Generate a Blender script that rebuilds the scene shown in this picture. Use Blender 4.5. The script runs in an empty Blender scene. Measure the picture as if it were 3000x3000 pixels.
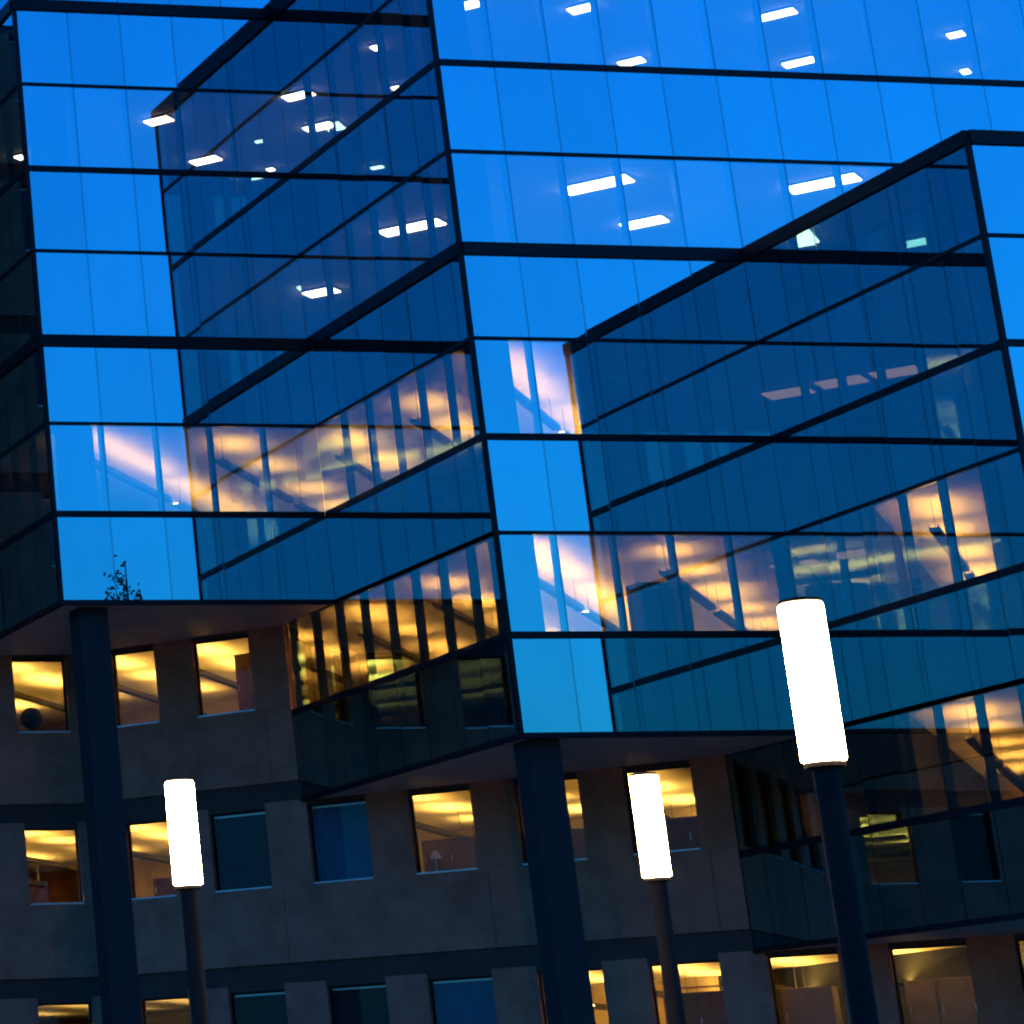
import bpy, bmesh, math, random
from mathutils import Vector, Matrix
rnd = random.Random(7)
scene = bpy.context.scene
COL = scene.collection

# ------------------------------------------------------------------ camera
Z0 = 12.8                       # height of the underside of the left glass bay above the ground
cam_d = bpy.data.cameras.new('camera')
cam = bpy.data.objects.new('camera', cam_d)
COL.objects.link(cam)
cam.matrix_world = (Matrix.Translation((-22.622, -62.648, -11.196 + Z0))
                    @ Matrix.Rotation(-0.21739, 4, 'Z') @ Matrix.Rotation(1.88238, 4, 'X')
                    @ Matrix.Rotation(-0.04012, 4, 'Z'))
cam_d.sensor_fit = 'HORIZONTAL'
cam_d.sensor_width = 36.0
cam_d.lens = 106.95
cam_d.shift_x = 0.84169
cam_d.shift_y = -0.32574
cam_d.clip_start = 0.1
cam_d.clip_end = 3000.0
scene.camera = cam

# ------------------------------------------------------------------ sky (dusk)
world = bpy.data.worlds.new('World')
scene.world = world
world.use_nodes = True
wt = world.node_tree
wt.nodes.clear()
w_out = wt.nodes.new('ShaderNodeOutputWorld')
w_bg = wt.nodes.new('ShaderNodeBackground')
w_sky = wt.nodes.new('ShaderNodeTexSky')
w_sky.sky_type = 'NISHITA'
w_sky.sun_disc = False
w_sky.sun_elevation = math.radians(10.0)
w_sky.sun_rotation = math.radians(125)
w_sky.altitude = 100
w_sky.air_density = 2.0
w_sky.dust_density = 0.0
w_sky.ozone_density = 10.0
w_mix = wt.nodes.new('ShaderNodeMix')
w_mix.data_type = 'RGBA'
w_mix.blend_type = 'MULTIPLY'
w_mix.inputs[0].default_value = 1.0
SKY_TINT = (0.09, 0.65, 1.16, 1.0)
w_mix.inputs[7].default_value = SKY_TINT
wt.links.new(w_sky.outputs[0], w_mix.inputs[6])
wt.links.new(w_mix.outputs[2], w_bg.inputs[0])
w_bg.inputs[1].default_value = 0.15
wt.links.new(w_bg.outputs[0], w_out.inputs[0])

scene.cycles.filter_width = 2.1
vs = scene.view_settings
vs.view_transform = 'Standard'
vs.look = 'None'
vs.exposure = 1.62
vs.gamma = 1.0
vs.use_curve_mapping = False
cy = scene.cycles
cy.max_bounces = 12
cy.glossy_bounces = 8
cy.diffuse_bounces = 3
cy.transparent_max_bounces = 32
cy.transmission_bounces = 8
cy.use_denoising = True
cy.sample_clamp_indirect = 6.0
cy.caustics_reflective = False
cy.caustics_refractive = False

# ------------------------------------------------------------------ materials
def new_mat(name):
    m = bpy.data.materials.new(name)
    m.use_nodes = True
    return m, m.node_tree

def surf(name, col, rough=0.7, metal=0.0, var=0.15, scale=3.0, bump=0.0, bscale=60.0, spec=0.3):
    m, t = new_mat(name)
    b = t.nodes['Principled BSDF']
    b.inputs['Roughness'].default_value = rough
    b.inputs['Metallic'].default_value = metal
    b.inputs['Specular IOR Level'].default_value = spec
    tc = t.nodes.new('ShaderNodeTexCoord')
    geo = t.nodes.new('ShaderNodeNewGeometry')
    n1 = t.nodes.new('ShaderNodeTexNoise')
    n1.inputs['Scale'].default_value = scale
    n1.inputs['Detail'].default_value = 6
    n1.inputs['Roughness'].default_value = 0.65
    t.links.new(geo.outputs['Position'], n1.inputs['Vector'])
    r = t.nodes.new('ShaderNodeValToRGB')
    r.color_ramp.elements[0].position = 0.3
    r.color_ramp.elements[1].position = 0.7
    lo = [c * (1 - var) for c in col]
    hi = [min(1, c * (1 + var)) for c in col]
    r.color_ramp.elements[0].color = (*lo, 1)
    r.color_ramp.elements[1].color = (*hi, 1)
    t.links.new(n1.outputs[0], r.inputs[0])
    t.links.new(r.outputs[0], b.inputs['Base Color'])
    if bump > 0:
        n2 = t.nodes.new('ShaderNodeTexNoise')
        n2.inputs['Scale'].default_value = bscale
        n2.inputs['Detail'].default_value = 4
        t.links.new(geo.outputs['Position'], n2.inputs['Vector'])
        bp = t.nodes.new('ShaderNodeBump')
        bp.inputs['Strength'].default_value = bump
        bp.inputs['Distance'].default_value = 0.01
        t.links.new(n2.outputs[0], bp.inputs['Height'])
        t.links.new(bp.outputs[0], b.inputs['Normal'])
    return m

def glow(name, col, strength):
    m, t = new_mat(name)
    t.nodes.clear()
    o = t.nodes.new('ShaderNodeOutputMaterial')
    e = t.nodes.new('ShaderNodeEmission')
    e.inputs[0].default_value = (*col, 1)
    e.inputs[1].default_value = strength
    t.links.new(e.outputs[0], o.inputs[0])
    return m

def glass_mat(name, refl, gcol, tcol, rough=0.0, vary=0.0):
    m, t = new_mat(name)
    t.nodes.clear()
    o = t.nodes.new('ShaderNodeOutputMaterial')
    mx = t.nodes.new('ShaderNodeMixShader')
    g = t.nodes.new('ShaderNodeBsdfGlossy')
    tr = t.nodes.new('ShaderNodeBsdfTransparent')
    g.inputs['Color'].default_value = (*gcol, 1)
    g.inputs['Roughness'].default_value = rough
    tr.inputs['Color'].default_value = (*tcol, 1)
    mx.inputs[0].default_value = refl
    t.links.new(tr.outputs[0], mx.inputs[1])
    t.links.new(g.outputs[0], mx.inputs[2])
    t.links.new(mx.outputs[0], o.inputs[0])
    if vary:
        # each pane differs a little in coating, plus faint streaky dirt
        oi = t.nodes.new('ShaderNodeObjectInfo'); ge = t.nodes.new('ShaderNodeNewGeometry')
        mp = t.nodes.new('ShaderNodeMapping'); mp.inputs['Scale'].default_value = (1.6, 1.6, 0.35)
        nz = t.nodes.new('ShaderNodeTexNoise'); nz.inputs['Scale'].default_value = 1.0; nz.inputs['Detail'].default_value = 5
        t.links.new(ge.outputs['Position'], mp.inputs['Vector']); t.links.new(mp.outputs[0], nz.inputs['Vector'])
        a = t.nodes.new('ShaderNodeMath'); a.operation = 'MULTIPLY_ADD'; a.inputs[1].default_value = vary; a.inputs[2].default_value = refl - vary * 0.8
        b = t.nodes.new('ShaderNodeMath'); b.operation = 'MULTIPLY_ADD'; b.inputs[1].default_value = vary
        t.links.new(oi.outputs['Random'], a.inputs[0]); t.links.new(nz.outputs[0], b.inputs[0]); t.links.new(a.outputs[0], b.inputs[2])
        t.links.new(b.outputs[0], mx.inputs[0])
    return m

M_GLASS = glass_mat('coated_glass', 0.45, (0.45, 0.88, 0.97), (0.66, 0.60, 0.50), vary=0.06)
M_SEAL = glass_mat('dark_silicone_joint', 0.33, (0.60, 0.88, 0.97), (0.3, 0.3, 0.3), 0.08)
M_CLEAR = glass_mat('clear_glass', 0.022, (0.3, 0.7, 1.0), (0.95, 0.97, 0.92))
M_BACK = glass_mat('glass_inner_face', 0.0, (1, 1, 1), (0.99, 0.99, 0.99))
M_METAL = surf('dark_anodised_metal', (0.006, 0.007, 0.010), 0.5, 0.0, 0.2, 8, spec=0.15)
M_SPAN = surf('spandrel_backing', (0.010, 0.013, 0.018), 0.8, spec=0.1)
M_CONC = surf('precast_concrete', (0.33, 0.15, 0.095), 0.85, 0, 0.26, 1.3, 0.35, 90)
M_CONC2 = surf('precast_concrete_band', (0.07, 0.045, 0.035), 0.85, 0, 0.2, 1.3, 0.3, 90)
M_COLM = surf('column_paint', (0.016, 0.017, 0.019), 0.7, 0, 0.15, 2)
M_SOFF = surf('soffit_render', (0.75, 0.50, 0.32), 0.8, 0, 0.12, 1.0)
M_CEIL = surf('ceiling_paint', (0.70, 0.62, 0.52), 0.9, 0, 0.05, 2)
M_FLOOR = surf('office_carpet', (0.10, 0.09, 0.08), 0.95)
M_WALLIN = surf('interior_wall_paint', (0.52, 0.42, 0.27), 0.85, 0, 0.12, 0.8)
M_PART = surf('partition_dark', (0.022, 0.022, 0.024), 0.9)
M_HOUS = surf('lamp_housing', (0.05, 0.045, 0.04), 0.5)
M_SILL = surf('aluminium_sill', (0.55, 0.56, 0.58), 0.35, 0.6, 0.08)
M_BLIND = surf('blue_roller_blind', (0.025, 0.11, 0.19), 0.8, 0, 0.1)
M_BLINDG = surf('grey_roller_blind', (0.16, 0.14, 0.12), 0.8, 0, 0.1)
M_DARKB = surf('dark_furniture', (0.03, 0.035, 0.045), 0.6)
M_WOOD = surf('brown_furniture', (0.16, 0.09, 0.05), 0.6, 0, 0.25, 5)
M_WHITE = surf('white_furniture', (0.6, 0.58, 0.55), 0.5)
M_GREYF = surf('grey_furniture', (0.20, 0.17, 0.15), 0.6)
M_RED = surf('red_shelf', (0.35, 0.06, 0.05), 0.5)
M_ASPH = surf('asphalt', (0.05, 0.05, 0.052), 0.9, 0, 0.25, 2, 0.4, 150)
M_PAVE = surf('paving', (0.20, 0.19, 0.18), 0.85, 0, 0.15, 1.5, 0.3, 80)
M_GRND = surf('ground_grass', (0.045, 0.06, 0.03), 0.95, 0, 0.3, 0.6)
M_PAINTL = surf('road_paint', (0.7, 0.7, 0.68), 0.7)
M_POLE = surf('pole_paint', (0.02, 0.019, 0.018), 0.8, spec=0.05)
M_BARK = surf('bark', (0.06, 0.045, 0.035), 0.9, 0, 0.3, 12)
M_LEAF = surf('leaf', (0.05, 0.08, 0.03), 0.8, 0, 0.4, 2)
M_ROOF = surf('roof_felt', (0.06, 0.06, 0.065), 0.9)
WARM = (1.0, 0.63, 0.12)
M_UP = glow('uplight_strip', WARM, 19.0)
M_UPF = glow('uplight_strip_front', WARM, 15.0)
M_UPDIM = glow('uplight_strip_dim', WARM, 0.35)
M_UPY = glow('uplight_strip_yellow', (1.0, 0.57, 0.11), 27.0)
M_UPLOW = glow('uplight_strip_low', (1.0, 0.62, 0.16), 5.0)
M_WHT = glow('luminaire_white', (1.0, 1.0, 0.80), 3.6)
M_LANT = glow('lantern_core', (1.0, 0.66, 0.32), 55.0)

# ------------------------------------------------------------------ helpers
class MB:
    """collects solids, builds ONE mesh object"""
    def __init__(self):
        self.v = []; self.f = []; self.mi = []
    def hexa(self, pts, mats=None):
        n = len(self.v); self.v += [tuple(p) for p in pts]
        fs = [(0, 3, 2, 1), (4, 5, 6, 7), (0, 1, 5, 4), (1, 2, 6, 5), (2, 3, 7, 6), (3, 0, 4, 7)]
        for i, f in enumerate(fs):
            self.f.append(tuple(n + k for k in f)); self.mi.append(mats[i] if mats else 0)
        return self
    def box(self, x0, x1, y0, y1, z0, z1):
        return self.hexa([(x0, y0, z0), (x1, y0, z0), (x1, y1, z0), (x0, y1, z0),
                          (x0, y0, z1), (x1, y0, z1), (x1, y1, z1), (x0, y1, z1)])
    def fbox(self, fr, a0, a1, n0, n1, z0, z1):
        """box in a facade frame: along a, outwards n"""
        O, u, n = fr
        def P(a, b, z):
            return (O[0] + u[0] * a + n[0] * b, O[1] + u[1] * a + n[1] * b, z)
        p = [P(a0, n0, z0), P(a1, n0, z0), P(a1, n1, z0), P(a0, n1, z0),
             P(a0, n0, z1), P(a1, n0, z1), P(a1, n1, z1), P(a0, n1, z1)]
        if u[0] * n[1] - u[1] * n[0] < 0:
            p = [p[1], p[0], p[3], p[2], p[5], p[4], p[7], p[6]]
        return self.hexa(p)
    def prism(self, poly, z0, z1, mats=(0, 0, 0)):
        n = len(self.v); k = len(poly)
        area = sum(poly[i][0] * poly[(i + 1) % k][1] - poly[(i + 1) % k][0] * poly[i][1] for i in range(k))
        if area < 0: poly = poly[::-1]
        self.v += [(p[0], p[1], z0) for p in poly] + [(p[0], p[1], z1) for p in poly]
        self.f.append(tuple(n + k - 1 - i for i in range(k))); self.mi.append(mats[0])
        self.f.append(tuple(n + k + i for i in range(k))); self.mi.append(mats[1])
        for i in range(k):
            j = (i + 1) % k
            self.f.append((n + i, n + j, n + k + j, n + k + i)); self.mi.append(mats[2])
        return self
    def lathe(self, cx, cy, prof, seg=24):
        """prof: list of (r, z) from bottom to top, closed with caps"""
        n = len(self.v)
        for r, z in prof:
            for i in range(seg):
                a = 2 * math.pi * i / seg
                self.v.append((cx + r * math.cos(a), cy + r * math.sin(a), z))
        for j in range(len(prof) - 1):
            for i in range(seg):
                k = (i + 1) % seg
                self.f.append((n + j * seg + i, n + j * seg + k, n + (j + 1) * seg + k, n + (j + 1) * seg + i)); self.mi.append(0)
        self.f.append(tuple(n + seg - 1 - i for i in range(seg))); self.mi.append(0)
        m = n + (len(prof) - 1) * seg
        self.f.append(tuple(m + i for i in range(seg))); self.mi.append(0)
        return self
    def tube(self, p0, p1, r0, r1, seg=8):
        p0 = Vector(p0); p1 = Vector(p1); d = (p1 - p0).normalized()
        a = d.orthogonal().normalized(); b = d.cross(a); n = len(self.v)
        for p, r in ((p0, r0), (p1, r1)):
            for i in range(seg):
                t = 2 * math.pi * i / seg
                self.v.append(tuple(p + a * (r * math.cos(t)) + b * (r * math.sin(t))))
        for i in range(seg):
            k = (i + 1) % seg
            self.f.append((n + i, n + k, n + seg + k, n + seg + i)); self.mi.append(0)
        self.f.append(tuple(n + seg - 1 - i for i in range(seg))); self.mi.append(0)
        self.f.append(tuple(n + seg + i for i in range(seg))); self.mi.append(0)
        return self
    def build(self, name, mats, parent=None, bevel=0.0):
        me = bpy.data.meshes.new(name)
        off = parent_origin(parent)
        me.from_pydata([(x - off[0], y - off[1], z - off[2]) for x, y, z in self.v], [], self.f)
        mats = mats if isinstance(mats, (list, tuple)) else [mats]
        for m in mats: me.materials.append(m)
        for p, mi in zip(me.polygons, self.mi): p.material_index = mi
        me.update()
        o = bpy.data.objects.new(name, me)
        COL.objects.link(o)
        if parent is not None: o.parent = parent
        if bevel > 0:
            md = o.modifiers.new('bevel', 'BEVEL'); md.width = bevel; md.segments = 2
            md.limit_method = 'ANGLE'
        return o

def parent_origin(p):
    o = [0, 0, 0]
    while p is not None:
        o = [o[i] + p.location[i] for i in range(3)]
        p = p.parent
    return o

def thing(name, label, cat, loc, group=None):
    o = bpy.data.objects.new(name, None)
    COL.objects.link(o); o.location = loc
    o.empty_display_size = 0.5
    o['label'] = label; o['category'] = cat
    if group: o['group'] = group
    return o
def tag(o, label, cat, group=None):
    o['label'] = label; o['category'] = cat
    if group: o['group'] = group
    return o

# ------------------------------------------------------------------ dimensions
W = 1.2833                      # glass panel module
D = 6 * W                       # depth of each sawtooth step
S = 1.957                       # spandrel height
def ZL(k):                      # height of facade level k
    z = Z0 + (k // 2) * 4.0 + (S if k % 2 else 0.0)
    if k == 3: z -= 0.06
    return z
BH = {3: 0.27, 7: 0.27}         # band heights
def band(k):
    if k in BH: return BH[k]
    return 0.14 if k % 2 else 0.075
X1, X2, X3 = 5 * W, 10 * W, 18 * W
# diagonal wall of the lower storeys
T0 = (8.2, 0.9)
TU = Vector((0.667, -0.745)).normalized()
TN = Vector((TU.y, -TU.x))      # outwards, towards the viewer (-x,-y)
if TN.y > 0: TN = -TN
def tpt(t, n=0.0): return (T0[0] + TU.x * t + TN.x * n, T0[1] + TU.y * t + TN.y * n)
def t_at_x(x): return (x - T0[0]) / TU.x
def t_at_y(y): return (y - T0[1]) / TU.y
YW = 7.0
t_corner = t_at_y(YW)
XC = tpt(t_corner)[0]
t_b = t_at_x(X1); yb = tpt(t_b)[1]
t_d = t_at_x(X2); yd = tpt(t_d)[1]
t_e = t_at_y(-2 * D)

# ------------------------------------------------------------------ ground, road
g = MB().prism([(-160, -160), (160, -160), (160, 160), (-160, 160)], -0.5, 0.0).build('ground', M_GRND); g['kind'] = 'structure'
g = MB().prism([(-60, -34), (60, -34), (60, -2), (60, 30), (-60, 30)], 0.0, 0.12).build('pavement', M_PAVE); g['kind'] = 'structure'
g = MB().box(-120, 120, -48, -36, -0.3, 0.004).build('road', M_ASPH); g['kind'] = 'structure'
g = MB().box(-120, 120, -36, -35.7, -0.2, 0.12).build('kerb', M_PAVE); g['kind'] = 'structure'
m = MB()
for i in range(-18, 18): m.box(i * 6, i * 6 + 2.5, -42.07, -41.93, 0.001, 0.009)
g = m.build('road_marking', M_PAINTL); g['kind'] = 'structure'

# ------------------------------------------------------------------ glass building
gb = thing('glass_office_building', 'tall stepped office building of blue mirror glass on square columns above the concrete storeys', 'building', (X1, 0, 0))

FA = ((0, 0), (1, 0), (0, -1))
FB = ((X1, 0), (0, -1), (-1, 0))
FC = ((X1, -D), (1, 0), (0, -1))
FD = ((X2, -D), (0, -1), (-1, 0))
FE = ((X2, -2 * D), (1, 0), (0, -1))
FF = ((0, 0), (0, 1), (-1, 0))

pane_cache = {}
PN = 0.012                       # glass front face sits this far out
def pane(fr, a0, a1, z0, z1, name='glass_panel', mat=None, tilt=0.003, n=PN, parent=None):
    O, u, nn = fr
    w = round(a1 - a0, 4); h = round(z1 - z0, 4)
    key = (w, h, mat.name if mat else 'g')
    if key not in pane_cache:
        mb = MB()
        p = [(-w / 2, 0.0, -h / 2), (w / 2, 0.0, -h / 2), (w / 2, 0.016, -h / 2), (-w / 2, 0.016, -h / 2),
             (-w / 2, 0.0, h / 2), (w / 2, 0.0, h / 2), (w / 2, 0.016, h / 2), (-w / 2, 0.016, h / 2)]
        mb.hexa(p, [1, 1, 0, 1, 1, 1])
        me = bpy.data.meshes.new(name)
        me.from_pydata(mb.v, [], mb.f)
        me.materials.append(mat or M_GLASS); me.materials.append(M_BACK)
        for q, mi in zip(me.polygons, mb.mi): q.material_index = mi
        pane_cache[key] = me
    o = bpy.data.objects.new(name, pane_cache[key]); COL.objects.link(o)
    par = parent or gb
    off = parent_origin(par)
    a = (a0 + a1) / 2
    cxx = O[0] + u[0] * a + nn[0] * n; cyy = O[1] + u[1] * a + nn[1] * n
    o.location = (cxx - off[0], cyy - off[1], (z0 + z1) / 2 - off[2])
    # local -y is the outward normal
    ang = math.atan2(nn[0], -nn[1])
    o.rotation_euler = (rnd.uniform(-tilt, tilt) * 0.8, 0, ang + rnd.uniform(-tilt, tilt))
    o.parent = par
    return o

GAP = 0.04
def facade(fr, a_start, n_pan, k0, k1, first_w=None, posts=True, stuff=False, capext=(0.03, 0.03)):
    """n_pan full panels starting at a_start (0 = module grid), between levels k0 and k1"""
    edges = [a_start + i * W for i in range(n_pan + 1)]
    if first_w is not None: edges = [edges[0] - first_w] + edges
    for k in range(k0, k1):
        z0 = ZL(k) + band(k) / 2 + 0.006; z1 = ZL(k + 1) - band(k + 1) / 2 - 0.006
        if k == k0: z0 = ZL(k) + 0.055
        for i in range(len(edges) - 1):
            pane(fr, edges[i] + GAP / 2, edges[i + 1] - GAP / 2, z0, z1)
    for k in range(k0, k1 + 1):
        h = band(k); zc = ZL(k)
        if k == k0: h = 0.10; zc = ZL(k) + 0.0
        MB().fbox(fr, edges[0] - capext[0], edges[-1] + capext[1], -0.10, 0.036 if h < .2 else 0.075, zc - h / 2, zc + h / 2).build('transom', M_METAL, gb)
    for i, e in enumerate(edges):
        wd = 0.075 if (k0 == -2 and fr is FB) else 0.05
        if i in (0, len(edges) - 1): continue
        MB().fbox(fr, e - .018, e + .018, -0.010, 0.006, ZL(k0) + .06, ZL(k1) - .06).build('joint_seal', M_SEAL, gb)
        MB().fbox(fr, e - wd, e + wd, -0.16, -0.012, ZL(k0) + .02, ZL(k1) - .02).build('mullion', M_METAL, gb)
# corner posts
def corner_post(x, y, sx, k0, k1):
    MB().box(x - 0.035, x + 0.06, y - 0.035, y + 0.06, ZL(k0) - 0.045, ZL(k1) + 0.1).build('corner_post', M_METAL, gb)

facade(FA, 0, 5, 0, 8, capext=(0.02, -0.04))
facade(FF, 0, 5, 0, 8, first_w=None, capext=(-0.04, 0.5))
facade(FB, 0, 6, 0, 7, capext=(-0.04, 0.02))
# lower part of the second bay's flank runs back to the diagonal wall
lowb = yb
nb = int(lowb // W)
facade(FB, -nb * W, 6 + nb, -2, 0, first_w=lowb - nb * W - 0.03, capext=(0.02, 0.02))
facade(FC, 0, 5, -2, 3, capext=(-0.04, -0.04))
facade(FC, 0, 13, 3, 7, capext=(-0.04, 0.0))
facade(FD, 0, 6, -2, 3, capext=(-0.04, 0.02))
lowd = yd + D
nd = int(lowd // W)
facade(FD, -nd * W, 6 + nd, -4, -2, first_w=lowd - nd * W - 0.03, capext=(0.02, 0.02))
facade(FE, 0, 5, -4, 3, capext=(-0.04, 0.0))
MB().fbox(FE, 5 * W + .01, 8 * W, -0.12, 0.0, ZL(-4), ZL(3) + .1).build('end_cladding', M_SPAN, gb)
corner_post(0, 0, -1, 0, 8)
corner_post(X1, -D, -1, -2, 7)
corner_post(X2, -2 * D, -1, -4, 3)

# storeys: solid spandrel slabs between even level (ceiling) and odd level (floor)
IN = 0.13
def off_poly(kind):
    i = IN
    if kind == 'up':      # levels 0..3
        return [(i, i), (X1 + i, i), (X1 + i, -D + i), (X2 + i, -D + i), (X2 + i, -2 * D + i), (18 * W, -2 * D + i), (18 * W, 20), (i, 20)]
    if kind == 'top':     # levels 3..7
        return [(i, i), (X1 + i, i), (X1 + i, -D + i), (X3, -D + i), (X3, 20), (i, 20)]
    if kind == 'crown':
        return [(i, i), (X3, i), (X3, 20), (i, 20)]
    if kind == 'low':     # levels -2..0
        a = tpt(t_corner, -0.32); 
        return [(-16, YW + .32), (tpt(t_at_y(YW + .32), 0)[0] + .25, YW + .32), (X1 + i, tpt(t_at_x(X1 + i), -.32)[1] ), (X1 + i, -D + i), (X2 + i, -D + i), (X2 + i, -2 * D + i), (18 * W, -2 * D + i), (18 * W, 20), (-16, 20)]
    if kind == 'low2':    # levels -4..-2
        return [(-16, YW + .32), (tpt(t_at_y(YW + .32), 0)[0] + .25, YW + .32), (X2 + i, tpt(t_at_x(X2 + i), -.32)[1]), (X2 + i, -2 * D + i), (18 * W, -2 * D + i), (18 * W, 20), (-16, 20)]
    if kind == 'low3':
        return [(-16, YW + .32), (tpt(t_at_y(YW + .32), 0)[0] + .25, YW + .32), tpt(14.5, -.32), (25, 20), (-16, 20)]
slabmats = [M_CEIL, M_FLOOR, M_SPAN]
def slab(kind, ka, kb, za=None, zb=None):
    z0 = ZL(ka) if za is None else za; z1 = ZL(kb) if zb is None else zb
    MB().prism(off_poly(kind), z0, z1, (0, 1, 2)).build('floor_slab', slabmats, gb)
slab('low3', -8, -7); slab('low3', -6, -5); slab('low2', -4, -3); slab('low', -2, -1)
slab('up', 0, 1); slab('up', 2, 3)
slab('top', 4, 5); slab('top', 6, 7)
MB().prism(off_poly('crown'), ZL(7) + .01, ZL(8) + .05, (0, 0, 0)).build('upper_core', M_SPAN, gb)
# roofs of the stepped bays
MB().prism([(X2 + .05, -2 * D + .05), (18 * W, -2 * D + .05), (18 * W, -D - .02), (X2 + .05, -D - .02)], ZL(3) + .02, ZL(3) + .12).build('roof', M_ROOF, gb)
MB().prism([(X1 + .05, -D + .05), (X3, -D + .05), (X3, -.02), (X1 + .05, -.02)], ZL(7) + .02, ZL(7) + .15).build('roof', M_ROOF, gb)
MB().fbox(FB, 0.05, D + .08, -0.10, 0.08, ZL(7) + .137, ZL(7) + .30).build('parapet', M_METAL, gb)
MB().fbox(FC, -0.08, 13 * W, -0.10, 0.085, ZL(7) + .137, ZL(7) + .298).build('parapet', M_METAL, gb)
# glass above the stepped roof, right of the junction
m = MB(); m.fbox(FA, X1 + .02, X3, -0.02, 0.0, ZL(7) + .2, ZL(8)); o = m.build('upper_glazing', M_GLASS, gb)

# soffits
e = 0.03
MB().prism([(e, e), (X1 + e, e), (X1 - .02, e), (X1 - .02, yb - .04), (XC, YW - .01), (e, YW - .01)][0:1] + [(X1 - .02, e), (X1 - .02, yb + .0), (XC - .01, YW - .01), (e, YW - .01)], ZL(0) - .02, ZL(0) - .004).build('soffit', M_SOFF, gb)
MB().prism([(X1 + e, -D + e), (X2 - .02, -D + e), (X2 - .02, yd), (X1 + e, yb)], ZL(-2) - .02, ZL(-2) - .004).build('soffit', M_SOFF, gb)
MB().prism([(X2 + e, -2 * D + e), (18 * W, -2 * D + e), (18 * W, tpt(t_at_x(18 * W))[1]), (X2 + e, yd)], ZL(-4) - .02, ZL(-4) - .004).build('soffit', M_SOFF, gb)

# square columns, standing free below the bays and running up behind the glass
def column(x0, y0, k):
    MB().box(x0, x0 + .66, y0, y0 + .66, 0.10, ZL(k) - 0.021).build('column', M_COLM, gb, 0.015)
    for kk in range(k + 1, 6 if k > -4 else 3, 2):
        MB().box(x0, x0 + .66, y0, y0 + .66, ZL(kk) + .002, ZL(kk + 1) - .002).build('inner_column', M_COLM, gb)
column(0.56, 0.43, 0)
column(X1 + .33, -D + .33, -2)
column(X2 + .33, -2 * D + .33, -4)

# ------------------------------------------------------------------ concrete storeys
cb = thing('concrete_office_block', 'dark concrete lower storeys with square yellow-lit windows recessed under the glass bays', 'building', (XC, YW, 0))
FW = ((T0[0], T0[1]), (TU.x, TU.y), (TN.x, TN.y))
FW1 = ((0, YW), (1, 0), (0, -1))
TH = 0.30
WT, WB = -0.12, -1.88            # window top / bottom below level
SPB = -3.55                      # bottom of the panel below the window
def window(fr, a0, a1, zt, zb, blind=None, glass=None):
    d0 = -0.13
    f = MB()
    b = 0.035
    f.fbox(fr, a0, a0 + b, d0 - .06, d0 + .01, zb, zt)
    f.fbox(fr, a1 - b, a1, d0 - .06, d0 + .01, zb, zt)
    f.fbox(fr, a0 + b, a1 - b, d0 - .06, d0 + .01, zt - b, zt)
    f.fbox(fr, a0 + b, a1 - b, d0 - .06, d0 + .01, zb, zb + b)
    w = f.build('window', M_METAL, cb)
    pane(fr, a0 + b + .002, a1 - b - .002, zb + b + .002, zt - b - .002, 'pane', glass or M_CLEAR, 0.0006, d0 - .012, w)
    MB().fbox(fr, a0 + .01, a1 - .01, d0 + .012, 0.025, zb - .002, zb + .03).build('sill', M_SILL, w)
    if blind is not None:
        mat, frac = blind
        zz = zt - b - (zt - zb - 2 * b) * frac
        MB().fbox(fr, a0 + .004, a1 - .004, d0 - .10, d0 - .09, zz - (b if frac == 1.0 else 0), zt - .004).build('blind', mat, w)
        MB().fbox(fr, a0 + b + .01, a1 - b - .01, d0 - .088, d0 - .065, zt - b - .05, zt - b - .004).build('blind_rail', M_SILL, w)

def wall_run(fr, a_lo, a_hi, wins, zref, skirt=True, top=None):
    """one storey of precast cladding with window openings"""
    zt, zb = zref + WT, zref + WB
    head = zref + 0.012 if top is None else top
    a = a_lo
    for (w0, w1, bl) in wins:
        if w0 > a: MB().fbox(fr, a, w0 - .002, -TH, 0, zb + .004, head).build('wall_panel', M_CONC, cb)
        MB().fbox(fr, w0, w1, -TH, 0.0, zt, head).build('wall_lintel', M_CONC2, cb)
        window(fr, w0, w1, zt - .002, zb + .004, bl)
        a = w1 + .002
    if a < a_hi: MB().fbox(fr, a, a_hi, -TH, 0, zb + .004, head).build('wall_panel', M_CONC, cb)
    # panel below, in 4.84 m lengths
    x = a_lo
    while x < a_hi - .05:
        x2 = min(x + 4.84, a_hi)
        MB().fbox(fr, x + (.006 if x > a_lo else 0), x2 - .006, -TH, 0.0, zref + SPB, zb).build('wall_panel', M_CONC, cb)
        x = x2
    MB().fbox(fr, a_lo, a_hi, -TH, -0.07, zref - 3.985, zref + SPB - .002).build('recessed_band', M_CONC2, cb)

blue = (M_BLIND, 1.0); grey = (M_BLINDG, 1.0); dark = (M_PART, 1.0)
TE = 14.5
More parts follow.
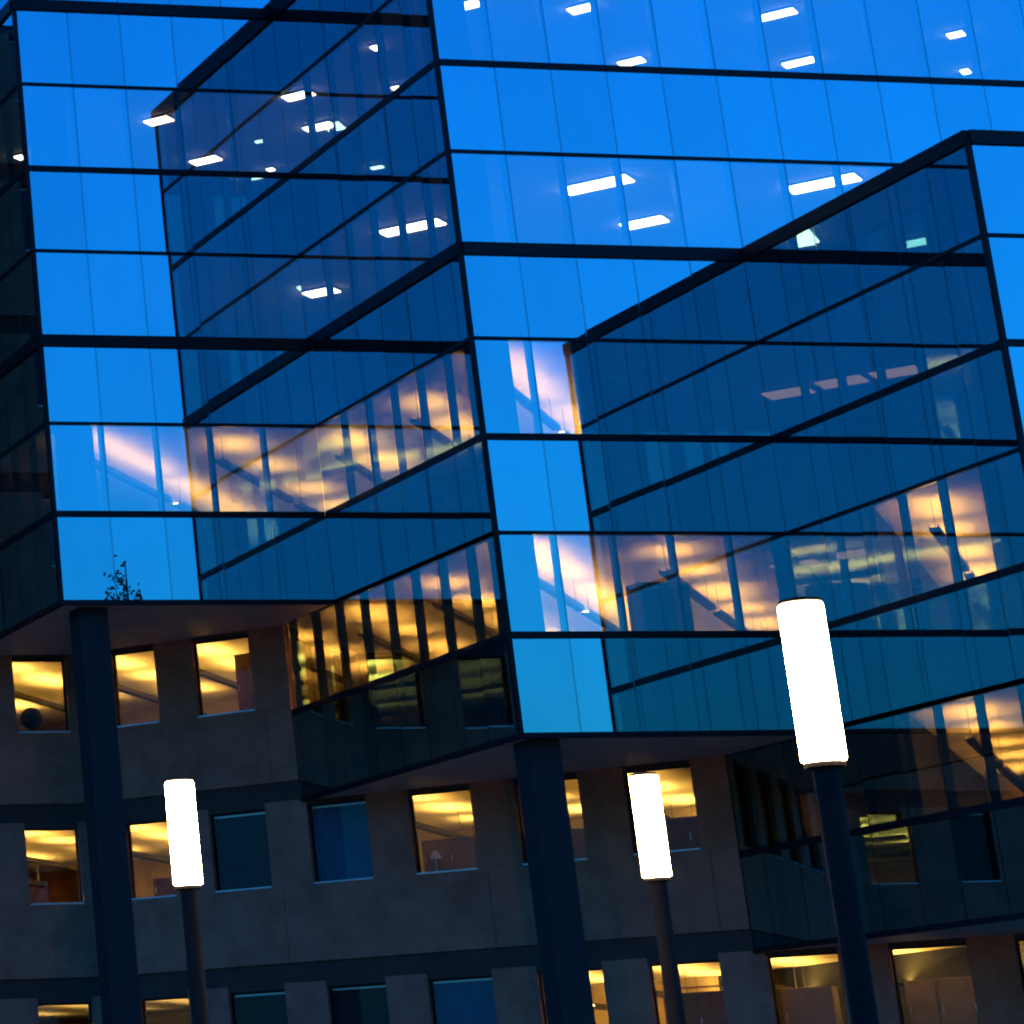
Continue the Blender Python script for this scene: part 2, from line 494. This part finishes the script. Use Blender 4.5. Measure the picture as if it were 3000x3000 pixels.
# storey under the left bay (between level -2 and 0)
wall_run(FW, t_corner, t_b - .02, [(-7.2, -6.05, None), (-5.05, -3.6, None)], ZL(0))
wall_run(FW, t_corner, t_d - .02, [(-7.2, -6.0, None), (-5.03, -3.6, dark), (-2.58, -1.15, blue), (-0.14, 1.3, None), (2.3, 3.73, None), (4.73, 6.17, None)], ZL(-2))
wall_run(FW, t_corner, TE, [(-7.2, -5.95, None), (-4.95, -3.55, dark), (-2.54, -1.14, dark), (-0.17, 1.3, blue), (2.3, 3.73, None), (4.71, 6.2, None), (7.17, 8.6, None), (9.6, 11.1, None), (12.0, 13.4, None)], ZL(-4))
lowp = MB().fbox(FW, t_corner, TE, -TH, 0, 0.1, ZL(-6) - .03).build('wall_panel', M_CONC, cb)
W1A = -15.6
w1 = []
x = 1.18
while x > W1A + 1:
    w1.insert(0, (x, x + 1.33)); x -= 2.42
def w1wins(blinds): return [(a, b, blinds.get(i - len(w1))) for i, (a, b) in enumerate(w1)]
wall_run(FW1, W1A, XC, w1wins({-3: dark}), ZL(0))
wall_run(FW1, W1A, XC, w1wins({-2: dark, -4: dark}), ZL(-2))
wall_run(FW1, W1A, XC, w1wins({-2: dark, -3: grey, -5: dark}), ZL(-4))
MB().fbox(FW1, W1A, XC, -TH, 0, 0.1, ZL(-6) - .03).build('wall_panel', M_CONC, cb)
for k in (2, 4, 6, 8):
    wl = [(a, b, dark if (i * 7 + k) % 3 else grey) for i, (a, b) in enumerate(w1) if b < -0.2]
    wall_run(FW1, W1A, -0.03, wl, ZL(k), top=ZL(k) - .02)
MB().box(-15.6, 0, YW + .3, 20, ZL(8) - .02, ZL(8) + .3).build('roof', M_ROOF, cb)
MB().box(-15.9, -15.6, YW, 20, 0.1, ZL(8) + .3).build('wall', M_CONC, cb)
MB().box(-15.9, 26, 20.0, 20.3, 0.1, ZL(8)).build('wall', M_CONC, cb)
MB().box(-.4, -.04, YW + .3, 19.9, ZL(0) + .02, ZL(8)).build('wall', M_CONC, cb)
MB().box(-15.5, -.5, YW + 1.5, 19.8, ZL(0) + .3, ZL(8) - .3).build('inner_core', M_PART, cb)

def inside(x, y, poly, mrg=0.55):
    def ins(x, y):
        c = False; n = len(poly); j = n - 1
        for i in range(n):
            xi, yi = poly[i]; xj, yj = poly[j]
            if (yi > y) != (yj > y) and x < (xj - xi) * (y - yi) / (yj - yi) + xi: c = not c
            j = i
        return c
    return all(ins(x + dx, y + dy) for dx, dy in ((0, 0), (mrg, 0), (-mrg, 0), (0, mrg), (0, -mrg)))

for (xa, ya, yb2, ka, kb) in ((18 * W - .16, -2 * D + .16, 19.8, 1, 2), (18 * W - .16, -2 * D + .16, 19.8, -1, 0), (18 * W - .16, -2 * D + .16, 19.8, -3, -2),
                            (X3 - .16, -D + .16, 19.8, 3, 4), (X3 - .16, -D + .16, 19.8, 5, 6)):
    MB().box(xa, xa + .15, ya, yb2, ZL(ka) + .004, ZL(kb) - .004).build('end_wall', M_PART, gb)
MB().box(17.9, 18.1, -9.4, 19.8, ZL(-7) + .004, ZL(-4) - .004).build('end_wall', M_PART, gb)
MB().box(X3 - .1, X3 + .1, -D + .05, 20, ZL(3) + .3, ZL(8)).build('end_wall', M_SPAN, gb)
# interior walls parallel to the diagonal wall, and unseen party walls added to hold lamplight back
def inwall(n, t0, t1, k0, k1, mat=M_WALLIN, th=.12):
    MB().fbox(FW, t0, t1, n - th, n, ZL(k0) + .004, ZL(k1) - .004).build('partition_wall', mat, gb)
PU = Vector((0.643, 0.766))                # pendant direction
def cross(k, s0, s1, ka, kb, mat=M_PART, th=.10):
    """added light-blocking partition along pendant direction at grid offset k"""
    b = Vector((1.4, 1.05)) + Vector((0.766, -0.643)) * (2.41 * k)
    fr = ((b.x, b.y), (PU.x, PU.y), (0.766, -0.643))
    poly = off_poly({2: 'up', 0: 'low', -2: 'low2', -4: 'low3'}[kb])
    ss = [s0 + i * .05 for i in range(int((s1 - s0) / .05)) if inside(b.x + PU.x * (s0 + i * .05), b.y + PU.y * (s0 + i * .05), poly, .08)]
    MB().fbox(fr, ss[0], ss[-1], -th / 2, th / 2, ZL(ka) + .004, ZL(kb) - .004).build('partition_wall', mat, gb)
for k in (-5, -3, -1):
    inwall(-10.5, -14, 14, k, k + 1)
for k in (1,):
    inwall(-9.5, -14, 5.5, k, k + 1)
    inwall(-7.5, 5.6, 16, k, k + 1, M_PART)
for k in (3, 5):
    inwall(-14, -14, 16, k, k + 1, M_PART)
cross(4.62, -4.0, 13, 1, 2)
cross(5.85, -4, 13, -1, 0)
cross(6.74, -4, 13, -1, 0)
cross(7.72, -4, 13, -1, 0)
cross(5.0, -4, 13, -3, -2)
cross(6.74, -4, 13, -3, -2)

# ------------------------------------------------------------------ pendants and luminaires
def pendant(p0, p1, z, mat, label, group, full=False):
    mid = ((p0[0] + p1[0]) / 2, (p0[1] + p1[1]) / 2)
    u = Vector((p1[0] - p0[0], p1[1] - p0[1])); L = u.length; u.normalize()
    if full and mat is M_UP: mat = M_UPF
    t = thing('pendant_light', label, 'pendant light', (mid[0], mid[1], z), group)
    fr = (mid, (u.x, u.y), (u.y, -u.x))
    h = MB().fbox(fr, -L / 2, L / 2, -.075, .075, z - .05, z)
    h.fbox(fr, -L / 2, L / 2, -.085, -.075, z - .05, z + .06); h.fbox(fr, -L / 2, L / 2, .075, .085, z - .05, z + .06)
    h.build('housing', M_HOUS, t)
    st = MB(); n = max(1, int(L / 2.3))
    for q in range(n):
        c = -L / 2 + (q + .5) * L / n
        hl = min(L / n / 2 - .02, rnd.uniform(.55, 1.15)) if not full else L / n / 2 - .01
        st.fbox(fr, c - hl, c + hl, -.06, .06, z + .002, z + .012)
    st.build('light_strip', mat, t)
    for s in (-L / 2 + .4, L / 2 - .4):
        MB().fbox(fr, s - .005, s + .005, -.005, .005, z + .014, z + .62).build('hanger', M_HOUS, t)
    return t

def storey_pendants(kc, kind, ks, smax, mats, skip=lambda k, s: False, depth=10.2, where=''):
    poly = off_poly(kind); z = ZL(kc) - .64
    b0 = Vector((1.4, 1.05)); o = Vector((0.766, -0.643)) * 2.41
    ORD = ['first', 'second', 'third', 'fourth', 'fifth', 'sixth', 'seventh', 'eighth', 'ninth', 'tenth', 'eleventh', 'twelfth', 'thirteenth', 'fourteenth', 'fifteenth', 'sixteenth', 'seventeenth']
    line = -1
    for k in ks:
        b = b0 + o * k
        ss = [s for s in [i * .1 for i in range(-120, int(smax * 10))]
              if inside(b.x + PU.x * s, b.y + PU.y * s, poly) and
              ((b.x + PU.x * s - T0[0]) * TN.x + (b.y + PU.y * s - T0[1]) * TN.y) > -depth]
        if len(ss) < 15: continue
        s0 = ss[0]; seg = 0; line += 1
        while s0 < ss[-1] - 1.2:
            s1 = min(s0 + 5.6, ss[-1])
            m = mats(k, seg)
            if m is not None and not skip(k, seg):
                pendant(b + PU * s0, b + PU * s1, z, m,
                        f'linear pendant, {where}, {ORD[line]} line from left, {["nearest the glass", "second from glass", "third from glass", "fourth from glass"][seg]}',
                        f'linear pendants, {where}', full=(kc == 2 and k in (0, 4)) or (kc == 0 and k == 4) or kc == -4)
            s0 = s1 + .5; seg += 1
storey_pendants(2, 'up', range(0, 5), 14, lambda k, s: M_UP, where='lit storey above left soffit')
storey_pendants(0, 'low', range(-6, 6), 14, lambda k, s: M_UPY, where='yellow storey under left bay')
storey_pendants(0, 'low', [7.2], 14, lambda k, s: M_UPY, where='flank of right bay')
storey_pendants(-2, 'low2', range(-6, 5), 14, lambda k, s: M_UPY, where='middle row of wall windows')
storey_pendants(-2, 'low2', [7.2, 8.2, 9.2], 14, lambda k, s: M_UPY, where='lower flank of right bay')
storey_pendants(-4, 'low3', range(-6, 11), 14, lambda k, s: M_UPLOW if k < 1 else M_UPY, where='lowest row of wall windows')

def luminaire(x, y, kc, L=1.15, wd=.30, ang=-48.2, label=None, group='white office luminaires behind the blue glass', mat=None):
    z = ZL(kc) - .05
    t = thing('ceiling_light', label, 'ceiling light', (x, y, z), group)
    u = (math.cos(math.radians(ang)), math.sin(math.radians(ang)))
    fr = ((x, y), u, (u[1], -u[0]))
    MB().fbox(fr, -L / 2 - .02, L / 2 + .02, -wd / 2 - .02, wd / 2 + .02, z - .0, z + .045).build('frame', M_HOUS, t)
    MB().fbox(fr, -L / 2, L / 2, -wd / 2, wd / 2, z - .03, z - .001).build('diffuser', mat or M_WHT, t)
LUM = [ # x, y, ceiling level, length, width, label
 (10.72, -5.98, 4, 1.42, .62, 'longest bright white bar light, left one in the storey above the thick dark band'),
 (15.80, -6.50, 4, 1.45, .62, 'bright white bar light at the right, just above the sloping roof edge'),
 (13.25, -3.42, 4, .95, .56, 'white bar light right of a pale panel, below the longest bar light'),
 (8.0, -2.62, 4, 1.40, .54, 'yellowish white bar light cut by two mullions left of the glass corner'),
 (8.15, 2.66, 4, .75, .54, 'small yellowish light low in the dark glass above the thick slanting band'),
 (4.16, 2.03, 6, .60, .42, 'white light overlapping the corner where the reflected roof edge ends'),
 (6.47, 4.85, 6, .70, .42, 'white light just under the slanting reflected roof edge, lower left'),
 (6.85, -.03, 6, .68, .42, 'white light high in the dark glass, nearest the roof edge'),
 (8.3, 2.1, 6, .70, .42, 'broad white light in the middle of the dark glass, below the highest one'),
 (8.43, 5.4, 6, .16, .2, 'faint small light on the thin band in the dark glass'),
 (9.7, 3.6, 6, .22, .3, 'small round white light right of centre in the dark glass, low'),
 (9.0, -.75, 6, .18, .3, 'small round white light near the glass corner in the dark glass'),
 (7.3, -3.3, 6, .16, .3, 'small white light just left of the glass corner, near the top'),
 (1.69, 5.04, 6, .2, .3, 'tiny white light in the dark flank at the far left edge'),
 (8.23, -6.1, 6, .42, .42, 'white light at the top edge of the picture, leftmost over the glass corner'),
 (10.85, -6.12, 6, .52, .42, 'white light at the top edge of the picture, second from the corner'),
 (15.5, -6.27, 6, .78, .38, 'slim white bar light at the top, third from the corner'),
 (17.8, -3.42, 6, .70, .38, 'slim white bar light resting on the thin band at the upper right'),
 (13.75, -3.04, 6, .55, .38, 'white light touching the thin band below the top row'),
 (20.45, -5.52, 6, .34, .34, 'short white light at the far right of the top row'),
 (22.25, -3.24, 6, .18, .34, 'round white light just above the band at the far right'),
]
for x, y, k, L, wd, lb in LUM: luminaire(x, y, k, L, wd, label=lb)
M_DIM = glow('luminaire_dim', (1.0, 0.72, 0.45), 0.13)
for x, y, k, lb in ((15.9, -3.85, 2, 'left of three dim brownish ceiling lights in the dark right bay'),
                    (16.56, -4.88, 2, 'middle of three dim brownish ceiling lights in the dark right bay'),
                    (17.32, -5.75, 2, 'right of three dim brownish ceiling lights in the dark right bay'),
                    (14.9, -4.7, 0, 'left of two faint glowing panels added as reflected streaks above the largest lamp'),  # this pair is no lamp: it glows in place of streaks mirrored in the glass
                    (15.55, -6.0, 0, 'right of two faint glowing panels added as reflected streaks above the largest lamp')):
    luminaire(x, y, k, .95, .75, label=lb, group='dim ceiling lights in the right bay', mat=M_DIM)

# ------------------------------------------------------------------ street lanterns
def lantern(x, y, z0, z1, label):
    t = thing('street_lamp', label, 'street lamp', (x, y, 0.1), 'glowing cylinder lamps in front of the building')
    MB().lathe(x, y, [(.19, .10), (.19, .16), (.10, .18), (.085, .22), (.085, z0 - .05), (.13, z0 - .035), (.13, z0 - .002)], 20).build('post', M_POLE, t)
    MB().lathe(x, y, [(.138, z0 + .01), (.143, z0 + .02), (.143, z1 - .02), (.138, z1 - .01)], 32).build('glowing_tube', M_LANT, t)
    MB().lathe(x, y, [(.14, z1 + .001), (.14, z1 + .02), (.10, z1 + .03)], 24).build('cap', M_POLE, t)
lantern(-10.92, -33.29, Z0 - 8.80, Z0 - 7.77, 'leftmost of the three glowing white cylinder lamps, in front of the left columns')
lantern(-5.95, -33.60, Z0 - 8.85, Z0 - 7.82, 'small glowing cylinder lamp right of the middle column, in front of a lit window')
lantern(-10.97, -44.62, Z0 - 9.03, Z0 - 7.99, 'largest glowing white cylinder lamp, highest in the picture against the blue glass')

# ------------------------------------------------------------------ things seen in the rooms
def cyl_ball(x, y, z, r, label):
    t = thing('office_chair', label, 'chair', (x, y, z - r - .55))
    seg = MB()
    prof = [(max(.02, r * math.cos(a)), z + r * math.sin(a)) for a in [math.radians(d) for d in range(-80, 81, 20)]]
    seg.lathe(x, y, prof, 20); seg.build('backrest', M_SPAN, t)
    MB().lathe(x, y, [(.03, z - r - .5), (.03, z - r)], 8).build('stem', M_HOUS, t)
    MB().lathe(x, y, [(.25, z - r - .55), (.25, z - r - .5)], 12).build('base', M_HOUS, t)
    return t
cyl_ball(2.0, 8.3, ZL(0) - 1.36, .27, 'round dark chair back in the leftmost yellow window')

def cabinet(name, t0, t1, depth, deep, z0, z1, mat, label, cat='cabinet', shelves=0):
    p = tpt((t0 + t1) / 2, -depth)
    o = thing(name, label, cat, (p[0], p[1], z0))
    MB().fbox(FW, t0, t1, -depth - deep, -depth, z0, z1).build('carcass', mat, o, .01)
    n = max(1, int((t1 - t0) / .6))
    for i in range(n):
        a = t0 + (t1 - t0) * i / n
        f = MB().fbox(FW, a + .01, a + (t1 - t0) / n - .01, -depth + .002, -depth + .02, z0 + .06, z1 - .03).build('door', mat, o)
        MB().fbox(FW, a + .06, a + .075, -depth + .022, -depth + .04, (z0 + z1) / 2, (z0 + z1) / 2 + .15).build('handle', M_SILL, f)
    return o
zf = ZL(-3) + .01
cabinet('filing_cabinet', -0.6, 1.9, 1.6, .5, zf, zf + 1.02, M_GREYF, 'grey low cabinet in the lit window right of the blue window')
cabinet('filing_cabinet', 2.1, 3.9, 1.4, .5, zf, zf + .95, M_GREYF, 'grey low cabinet in the window behind the middle column')
cabinet('filing_cabinet', 4.75, 6.2, 1.4, .5, zf, zf + .98, M_WOOD, 'brown low cabinet in the window behind the small right lamp')
cabinet('filing_cabinet', -7.3, -5.9, 1.4, .5, zf, zf + .72, M_WOOD, 'brown low cabinet in the window behind the leftmost lamp')
zf = ZL(-1) + .01
cabinet('wardrobe', -4.75, -3.75, 1.6, .5, zf, zf + 1.75, M_WOOD, 'tall brown wardrobe filling the third yellow window', 'wardrobe')
zf = ZL(-5) + .01
cabinet('bookcase', 4.5, 6.6, 1.3, .4, zf, zf + 1.35, M_WOOD, 'brown bookcase in the bottom window left of the lamp post', 'bookcase')
cabinet('bookcase', 7.0, 8.05, 1.2, .4, zf, zf + 1.30, M_GREYF, 'grey bookcase under the bright stripe in the bottom window', 'bookcase')
cabinet('bookcase', 8.1, 8.9, 2.2, .4, zf, zf + 1.28, M_DARKB, 'dark bookcase beside the grey one in the bottom window', 'bookcase')
cabinet('bookcase', 9.4, 11.3, 1.5, .4, zf, zf + 1.32, M_GREYF, 'wide grey bookcase in the rightmost bottom window', 'bookcase')
t = thing('shelf', 'red shelf under the bright stripe in a bottom window', 'shelf', (*tpt(5.6, -1.0), zf))
MB().fbox(FW, 4.9, 6.15, -1.25, -1.0, zf + 1.42, zf + 1.45).build('board', M_RED, t)
MB().fbox(FW, 4.9, 4.93, -1.25, -1.0, zf, zf + 1.6).build('upright', M_WHITE, t)
MB().fbox(FW, 6.0, 6.03, -1.25, -1.0, zf, zf + 1.6).build('upright', M_WHITE, t)
# dark tall cupboard standing behind the glass of the right front bay
t = thing('cupboard', 'big dark square cupboard behind the front glass of the right bay', 'cupboard', (10.8, -6, ZL(-1)))
MB().box(10.2, 11.32, -6.3, -5.75, ZL(-1) + .01, ZL(0) - .72).build('carcass', M_DARKB, t, .02)
MB().box(10.22, 10.75, -6.325, -6.302, ZL(-1) + .06, ZL(0) - .76).build('door', M_DARKB, t)
MB().box(10.77, 11.30, -6.325, -6.302, ZL(-1) + .06, ZL(0) - .76).build('door', M_DARKB, t)
# desk lamp in the lit window
p = tpt(.12, -.55); z = ZL(-3)
t = thing('desk_lamp', 'small white desk lamp at the lower left of the lit window', 'desk lamp', (p[0], p[1], z))
MB().lathe(p[0], p[1], [(.09, z + .02), (.09, z + .04), (.012, z + .05), (.012, z + .62)], 12).build('stand', M_WHITE, t)
MB().lathe(p[0], p[1], [(.14, z + .52), (.13, z + .53), (.05, z + .68), (.02, z + .69)], 16).build('lamp_shade', M_WHITE, t)
tq = thing('desk', 'white desk carrying the small lamp inside the lit window', 'desk', (p[0], p[1], z - .02))
MB().fbox(FW, -.1, 1.3, -1.0, -.34, z - .0, z + .018).build('top', M_WHITE, tq)

# ------------------------------------------------------------------ tree that shows only in the mirror glass
def tree(x, y, h, r, label):
    t = thing('tree', label, 'tree', (x, y, 0))
    MB().tube((x, y, 0), (x, y, h * .6), .32, .16, 10).build('trunk', M_BARK, t)
    br = MB(); br.tube((x, y, h * .6), (x, y, h * .98), .16, .02, 8)
    lf = MB(); R = random.Random(3)
    for i in range(60):
        z = h * (.25 + .7 * R.random()); a = R.uniform(0, 6.283)
        l = r * (1.0 if z < h * .6 else (h - z) / (h * .4) + .18)
        e0 = Vector((x, y, z)); e1 = e0 + Vector((math.cos(a) * l * .8, math.sin(a) * l * .8, l * 1.1))
        br.tube(e0, e1, .05, .012, 5)
        for j in range(34):
            c = e0.lerp(e1, R.uniform(.35, 1.08)) + Vector((R.gauss(0, .16), R.gauss(0, .16), R.gauss(0, .18)))
            s = R.uniform(.06, .12)
            d1 = Vector((R.gauss(0, 1), R.gauss(0, 1), R.gauss(0, 1))).normalized() * s
            d2 = d1.orthogonal().normalized() * s * .6
            n = len(lf.v)
            lf.v += [tuple(c - d1), tuple(c + d2), tuple(c + d1), tuple(c - d2)]
            lf.f.append((n, n + 1, n + 2, n + 3)); lf.mi.append(0)
    br.build('branches', M_BARK, t); lf.build('crown', M_LEAF, t)
tree(15.6, -37.0, 21.2, 1.7, 'tree whose dark tip is mirrored at the foot of the left glass bay')
